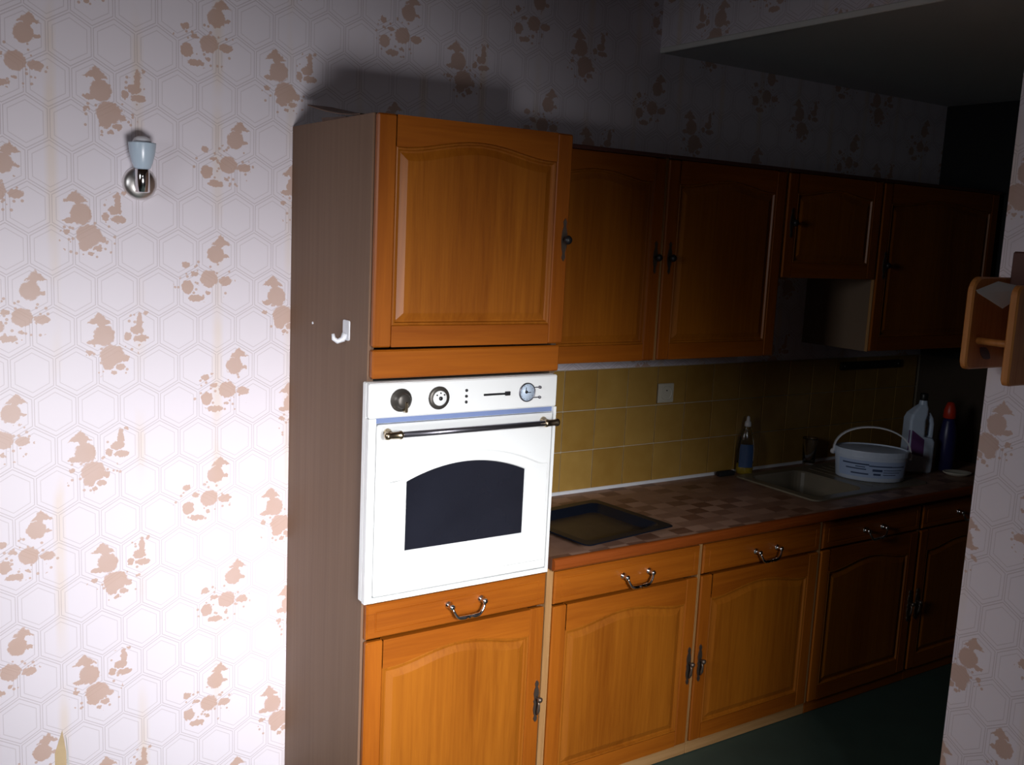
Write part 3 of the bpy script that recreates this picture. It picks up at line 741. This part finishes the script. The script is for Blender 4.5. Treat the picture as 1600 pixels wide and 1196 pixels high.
# washing-up liquid bottle
def ell_ring(cx, cy, a, b_, z, n=24, rot=0):
    o = []
    for k in range(n):
        t = 2*math.pi*k/n; x, y = a*math.cos(t), b_*math.sin(t); o.append((cx + x*math.cos(rot) - y*math.sin(rot), cy + x*math.sin(rot) + y*math.cos(rot), z))
    return o
bx_, by_ = 1.985, -.052; r0 = math.radians(-33); z = CT + .0072
bx_, by_ = 1.985, -.045; z = CT + .0005
bx_ = 1.850; by_ = -.045
bx_, by_ = 1.985, -.0505; z = CT
zb = CT + .0063 if (SX0 < bx_ < SX1 and by_ < SY1) else CT + .0005
bo = thing('soap_bottle', (bx_, by_, zb), 'clear washing-up liquid bottle with white cap and blue label by the splashback', 'bottle')
prof = [(.030, 0), (.035, .004), (.036, .02), (.036, .10), (.033, .13), (.027, .16), (.017, .185), (.011, .20), (.011, .205)]
m = MB().loops([ell_ring(bx_, by_, r, r*.62, zb+t, rot=r0) for r, t in prof], cap_first=True, cap_last=True, smooth=True); body = build('body', m, 'bottle', bo)
m = MB().loops([ell_ring(bx_, by_, r-.002, (r-.002)*.60, zb+t+.002, rot=r0) for r, t in prof[:3]] + [ell_ring(bx_, by_, .0335, .0205, zb+.045, rot=r0)], cap_first=True, cap_last=True, smooth=True); lab(build('liquid', m, 'yellow_liquid', bo), 'yellow liquid left in the bottom')
m = MB().loops([[p for p in ell_ring(bx_, by_, r*1.02, r*.635, zb+t, 48, r0)][29:44] for r, t in ((.036, .03), (.036, .10), (.0335, .128))], closed=False, smooth=True); lab(build('label', m, 'label_blue', bo, fix=False), 'blue label')
m = MB().lathe([(.0135, .203), (.0145, .206), (.013, .222), (.008, .226), (.0065, .242), (.003, .247)], (bx_, by_, zb), 'z', 16); lab(build('cap', m, 'white_plastic', bo), 'white push-pull cap')
# black sponge
m = MB().box((1.835, -.062, CT+.0005), (1.925, -.030, CT+.020), .006); tag(build('sponge', m, 'sponge'), 'small flat black sponge on the worktop left of the clear soap bottle', 'sponge')
# tumbler
gx, gy = 2.395, -.046
m = MB().lathe([(.024, .0005), (.026, .004), (.033, .118), (.034, .122), (.032, .122), (.0305, .116), (.0235, .012), (.004, .010)], (gx, gy, CT+.0003), 'z', 24)
tag(build('drinking_glass', m, 'glass'), 'clear drinking glass standing by the splashback left of the tub', 'glass')
# white tub with handle
tx, tyy, tz = 2.435, -.335, zt + .0014
rot = math.radians(-45); A_, B_ = .152, .105
tb = thing('tub', (tx, tyy, tz), 'oval white plastic tub with lid and arched carrying handle beside the sink', 'tub')
m = MB().loops([ell_ring(tx, tyy, A_*k, B_*k, tz+t, 40, rot) for k, t in ((.86, 0), (.90, .004), (.965, .10), (.97, .108))], cap_first=True, cap_last=True, smooth=True); build('body', m, 'tub', tb)
m = MB().loops([ell_ring(tx, tyy, A_*k, B_*k, tz+t, 40, rot) for k, t in ((.975, .104), (1.0, .104), (1.0, .122), (.985, .127), (.93, .127), (.915, .122), (.90, .1225), (.60, .1255), (.2, .127))], cap_first=True, cap_last=True, smooth=False); build('lid', m, 'tub', tb)
def on_tub(th, t, k=1.0):
    kk = .90 + .065*(t-.004)/.096
    x, y = A_*kk*k*math.cos(th), B_*kk*k*math.sin(th)
    return (tx + x*math.cos(rot) - y*math.sin(rot), tyy + x*math.sin(rot) + y*math.cos(rot), tz + t)
def patch(t0, t1, z0, z1, k, n=14): return MB().loops([[on_tub(t0 + (t1-t0)*i/n, zz, k) for i in range(n+1)] for zz in (z0, z1)], closed=False, smooth=True)
tub_lab = build('label', patch(math.radians(205), math.radians(335), .018, .088, 1.006), 'tub_label', tb, fix=False); lab(tub_lab, 'pale blue printed label')
pm = MB()
for (a0, a1, z0, z1) in ((215, 262, .070, .076), (262, 300, .066, .071), (300, 328, .066, .070), (222, 258, .050, .055), (232, 262, .030, .036), (268, 284, .046, .056), (286, 322, .052, .055), (286, 318, .042, .045), (270, 282, .030, .038), (286, 310, .032, .035), (240, 256, .060, .064)):
    q = patch(math.radians(a0), math.radians(a1), z0, z1, 1.010, 8); pm.add(q.v, q.f, 0, True)
lab(build('print_lines', pm, 'tub_print', tub_lab, fix=False), 'dark blue lines of small print')['kind'] = 'stuff'
hp = []; hl = math.radians(45)
for i in range(21):
    a = math.pi*i/20; u_ = -math.cos(a)*(A_*1.02); hz = .098 + .118*math.sin(a)**.8
    hp.append((tx + u_*math.cos(rot), tyy + u_*math.sin(rot) , tz + hz))
m = MB(); L = []
for i, p in enumerate(hp):
    t = (Vector(hp[min(i+1, 20)]) - Vector(hp[max(i-1, 0)])).normalized(); nn = Vector((-math.sin(rot), math.cos(rot), 0)); ou = t.cross(nn).normalized()
    P = Vector(p); L.append([tuple(P + nn*a + ou*b_) for a, b_ in ((-.0095, -.003), (.0095, -.003), (.0095, .003), (-.0095, .003))])
m.loops(L, cap_first=True, cap_last=True); 
for e in (hp[0], hp[-1]): m.lathe([(.010, -.007), (.012, -.004), (.012, .004), (.010, .007)], (e[0], e[1], e[2]+.002), 'y', 12)
lab(build('handle', m, 'white_plastic', tb), 'arched white carrying handle')
# jug with grip
jx, jy, jz = 2.765, -.325, CT+.0006; jr = math.radians(-33)
def J(u_, w_, z): return (jx + u_*math.cos(jr) - w_*math.sin(jr), jy + u_*math.sin(jr) + w_*math.cos(jr), jz + z)
jg = thing('plastic_jug', (jx, jy, jz), 'tall pale plastic bottle with moulded grip and purple label behind the white tub', 'bottle')
def jring(u0, u1, hw, z, r=.012): return [J(a, b_, z) for a, b_ in rrect(u0, u1, -hw, hw, min(r, hw*.9, (u1-u0)*.45), 4)]
m = MB().loops([jring(-.050, .052, .036, 0), jring(-.056, .058, .042, .006), jring(-.058, .060, .043, .03), jring(-.058, .060, .043, .140), jring(-.058, .052, .043, .155)], cap_first=True, smooth=False)
m.loops([jring(-.058, .052, .043, .155), jring(-.058, .014, .043, .162), jring(-.058, .012, .043, .235), jring(-.050, .020, .038, .258), jring(-.026, .026, .026, .285), jring(-.010, .024, .017, .300), jring(-.007, .021, .014, .325)], cap_last=True)
m.loops([jring(.020, .060, .014, .150, .008), jring(.040, .061, .014, .165, .008), jring(.042, .061, .014, .215, .008), jring(.034, .056, .014, .240, .008), jring(.008, .040, .014, .266, .008)], cap_first=True, cap_last=True)
build('body', m, 'jug', jg)
m = MB().lathe([(.016, .318), (.0175, .322), (.0175, .345), (.015, .349), (.003, .350)], J(.007, 0, 0), 'z', 16); lab(build('cap', m, 'black_plastic', jg), 'dark screw cap')
m = MB().loops([[J(-.0585, -.038, .085), J(-.045, -.0437, .085), J(.012, -.0437, .075)], [J(-.0585, -.038, .19), J(-.045, -.0437, .19), J(.010, -.0437, .150)]], closed=False); lab(build('label', m, 'purple', jg, fix=False), 'purple label')
# spray bottle, dark blue
sx_, sy_, sz_ = 2.925, -.362, CT+.0005
sb = thing('blue_bottle', (sx_, sy_, sz_), 'slim navy blue bottle with red top at the far end of the worktop', 'bottle')
m = MB().lathe([(.036, 0), (.040, .004), (.040, .14), (.038, .17), (.032, .20), (.026, .222), (.022, .235)], (sx_, sy_, sz_), 'z', 24); build('body', m, 'navy', sb)
m = MB().lathe([(.024, .234), (.027, .238), (.026, .270), (.020, .290), (.014, .305), (.003, .308)], (sx_, sy_, sz_), 'z', 20); lab(build('cap', m, 'red', sb), 'red cap')
# soap dish
dxx, dyy = 2.882, -.455
m = MB().loops([ell_ring(dxx, dyy, a, b_, CT+t, 28, math.radians(-33)) for a, b_, t in ((.040, .026, .0005), (.044, .030, .002), (.062, .040, .012), (.063, .041, .016), (.060, .038, .016), (.044, .028, .008), (.02, .012, .007))], cap_first=True, cap_last=True, smooth=True)
tag(build('soap_dish', m, 'cream'), 'shallow oval cream dish in front of the navy bottle', 'dish')
# knife strip
mg = thing('magnetic_strip', (2.80, -.012, 1.276), 'black horizontal strip fixed on the tiles under the far wall cabinet', 'strip')
c = MB().box((2.59, -.024, 1.276), (3.02, -.0102, 1.312), .003); build('bar', c, 'black_plastic', mg)
for x in (2.61, 3.0): build('screw', MB().lathe([(.005, 0), (.004, .002), (.001, .003)], (x, -.024, 1.294), 'y', 10), 'steel', mg)

# wall lamp
wl = thing('wall_lamp', (-.437, 0, 1.905), 'small steel wall lamp with pale glass cup on the patterned wallpaper', 'lamp')
c = MB().lathe([(.046, .0003), (.046, .004), (.043, .011), (.034, .018), (.018, .023), (.006, .024)], (-.437, 0, 1.905), 'y', 32); lab(build('wall_plate', c, 'steel', wl), 'round polished steel wall plate')
c = MB().tube([(-.437, -.018, 1.905), (-.443, -.05, 1.908)], .007, 12); build('arm', c, 'steel', wl)
c = MB().lathe([(.012, 1.879), (.0185, 1.881), (.0185, 1.940), (.0165, 1.943)], (-.443, -.062, 0), 'z', 24); lab(build('lamp_holder', c, 'chrome', wl), 'polished cylinder lamp holder')
c = MB().lathe([(.017, 1.942), (.0215, 1.945), (.027, 1.960), (.0325, 1.982), (.0355, 2.008), (.0355, 2.011), (.0335, 2.010), (.030, 1.985), (.022, 1.955), (.012, 1.948)], (-.443, -.062, 0), 'z', 28); lab(build('lamp_shade', c, 'opal', wl), 'pale blue-white tapered glass cup')
c = MB().lathe([(.012, 1.950), (.020, 1.985), (.025, 2.005), (.0245, 2.014), (.020, 2.022), (.011, 2.027), (.002, 2.028)], (-.443, -.062, 0), 'z', 20); build('bulb', c, 'bulb', wl)

# pine letter rack on the papered wall
rk = thing('letter_rack', (1.33, -1.50, 1.52), 'pine letter rack fixed to the papered wall at the right edge', 'rack')
def board(y0, y1, xo, z0, z1, r):
    pts = [(XP-.001, z0), (XP-.001, z1)]
    o = []
    for cx, cz, a0 in ((xo+r, z1-r, 90), (xo+r*.6, z0+r*.6, 180)):
        rr_ = r if a0 == 90 else r*.6
        for i in range(6): a = math.radians(a0 + 90*i/5); o.append((cx + rr_*math.cos(a), cz + rr_*math.sin(a)))
    return pts + o
def chboard(name, y0, y1, xo, z0, z1, r):
    P = list(reversed(board(y0, y1, xo, z0, z1, r)))
    cx = sum(p[0] for p in P)/len(P); cz = (z0+z1)/2; e = .004
    def sh(p, d): return (p[0] + (d if p[0] < XP-.01 else 0), p[1] + (d if p[1] < cz else -d))
    L = [[(*sh(p, e),)[:1] + (y0,) + (*sh(p, e),)[1:] for p in P], [(p[0], y0+e, p[1]) for p in P], [(p[0], y1-e, p[1]) for p in P], [(*sh(p, e),)[:1] + (y1,) + (*sh(p, e),)[1:] for p in P]]
    return build(name, MB().loops(L, cap_first=True, cap_last=True), 'pine', rk)
b1 = chboard('back_board', -1.452, -1.432, 1.222, 1.532, 1.765, .035)
b2 = chboard('front_board', -1.582, -1.560, 1.194, 1.510, 1.752, .022)
c = MB().box((1.392, -1.5595, 1.560), (XP-.001, -1.4525, 1.74), .002); lab(build('side_board', c, 'pine_dark', rk), 'dark board against the wall')
c = MB().box((1.372, -1.53, 1.742), (XP-.001, -1.452, 1.832), .004); lab(build('hanging_block', c, 'pine_dark', rk), 'dark brown block at the top')
c = MB().tube([(1.262, -1.5598, 1.605), (1.262, -1.4522, 1.605)], .009, 12); build('dowel', c, 'pine', rk)
def lens(cx, cz, a, b_, y, rotd, n=14):
    t = math.radians(rotd); pts = []
    for k in range(n):
        q = 2*math.pi*k/n; x, z_ = a*math.cos(q)*(1 - .35*abs(math.sin(q))), b_*math.sin(q); pts.append((cx + x*math.cos(t) - z_*math.sin(t), cz + x*math.sin(t) + z_*math.cos(t)))
    return MB().prism(pts, y-.0012, y+.0004)
lab(build('painted_leaf', lens(1.300, 1.572, .030, .014, -1.452, -28), 'leaf_brown', b1), 'dark brown leaf motif')
g = MB()
for gx_, gz_ in ((0, 0), (.014, .004), (.007, -.012), (.020, -.010), (.013, -.024), (-.006, -.012)):
    g.lathe([(.0075, -.0004), (.0075, .0008), (.005, .0016)], (1.262 + gx_, -1.582, 1.590 + gz_), 'y', 10)
lab(build('painted_grapes', g, 'grape', b2), 'purple bunch of grapes motif')['kind'] = 'stuff'
q = MB()
pp = [(1.158, 1.729), (1.222, 1.693), (1.335, 1.738), (1.250, 1.752)]
for k in range(3):
    y = -1.500 + .006*k; o = .006*k
    q.add([(x + o, y - .03*(i in (1, 2)) , z + o*.4) for i, (x, z) in enumerate(pp)] + [(x + o, y - .03*(i in (1, 2)) + .0008, z + o*.4) for i, (x, z) in enumerate(pp)], [(0,1,2,3),(7,6,5,4),(0,4,5,1),(1,5,6,2),(2,6,7,3),(3,7,4,0)])
tag(build('letters', q, 'paper_white'), 'folded white letters poking out of the pine rack', 'letters')
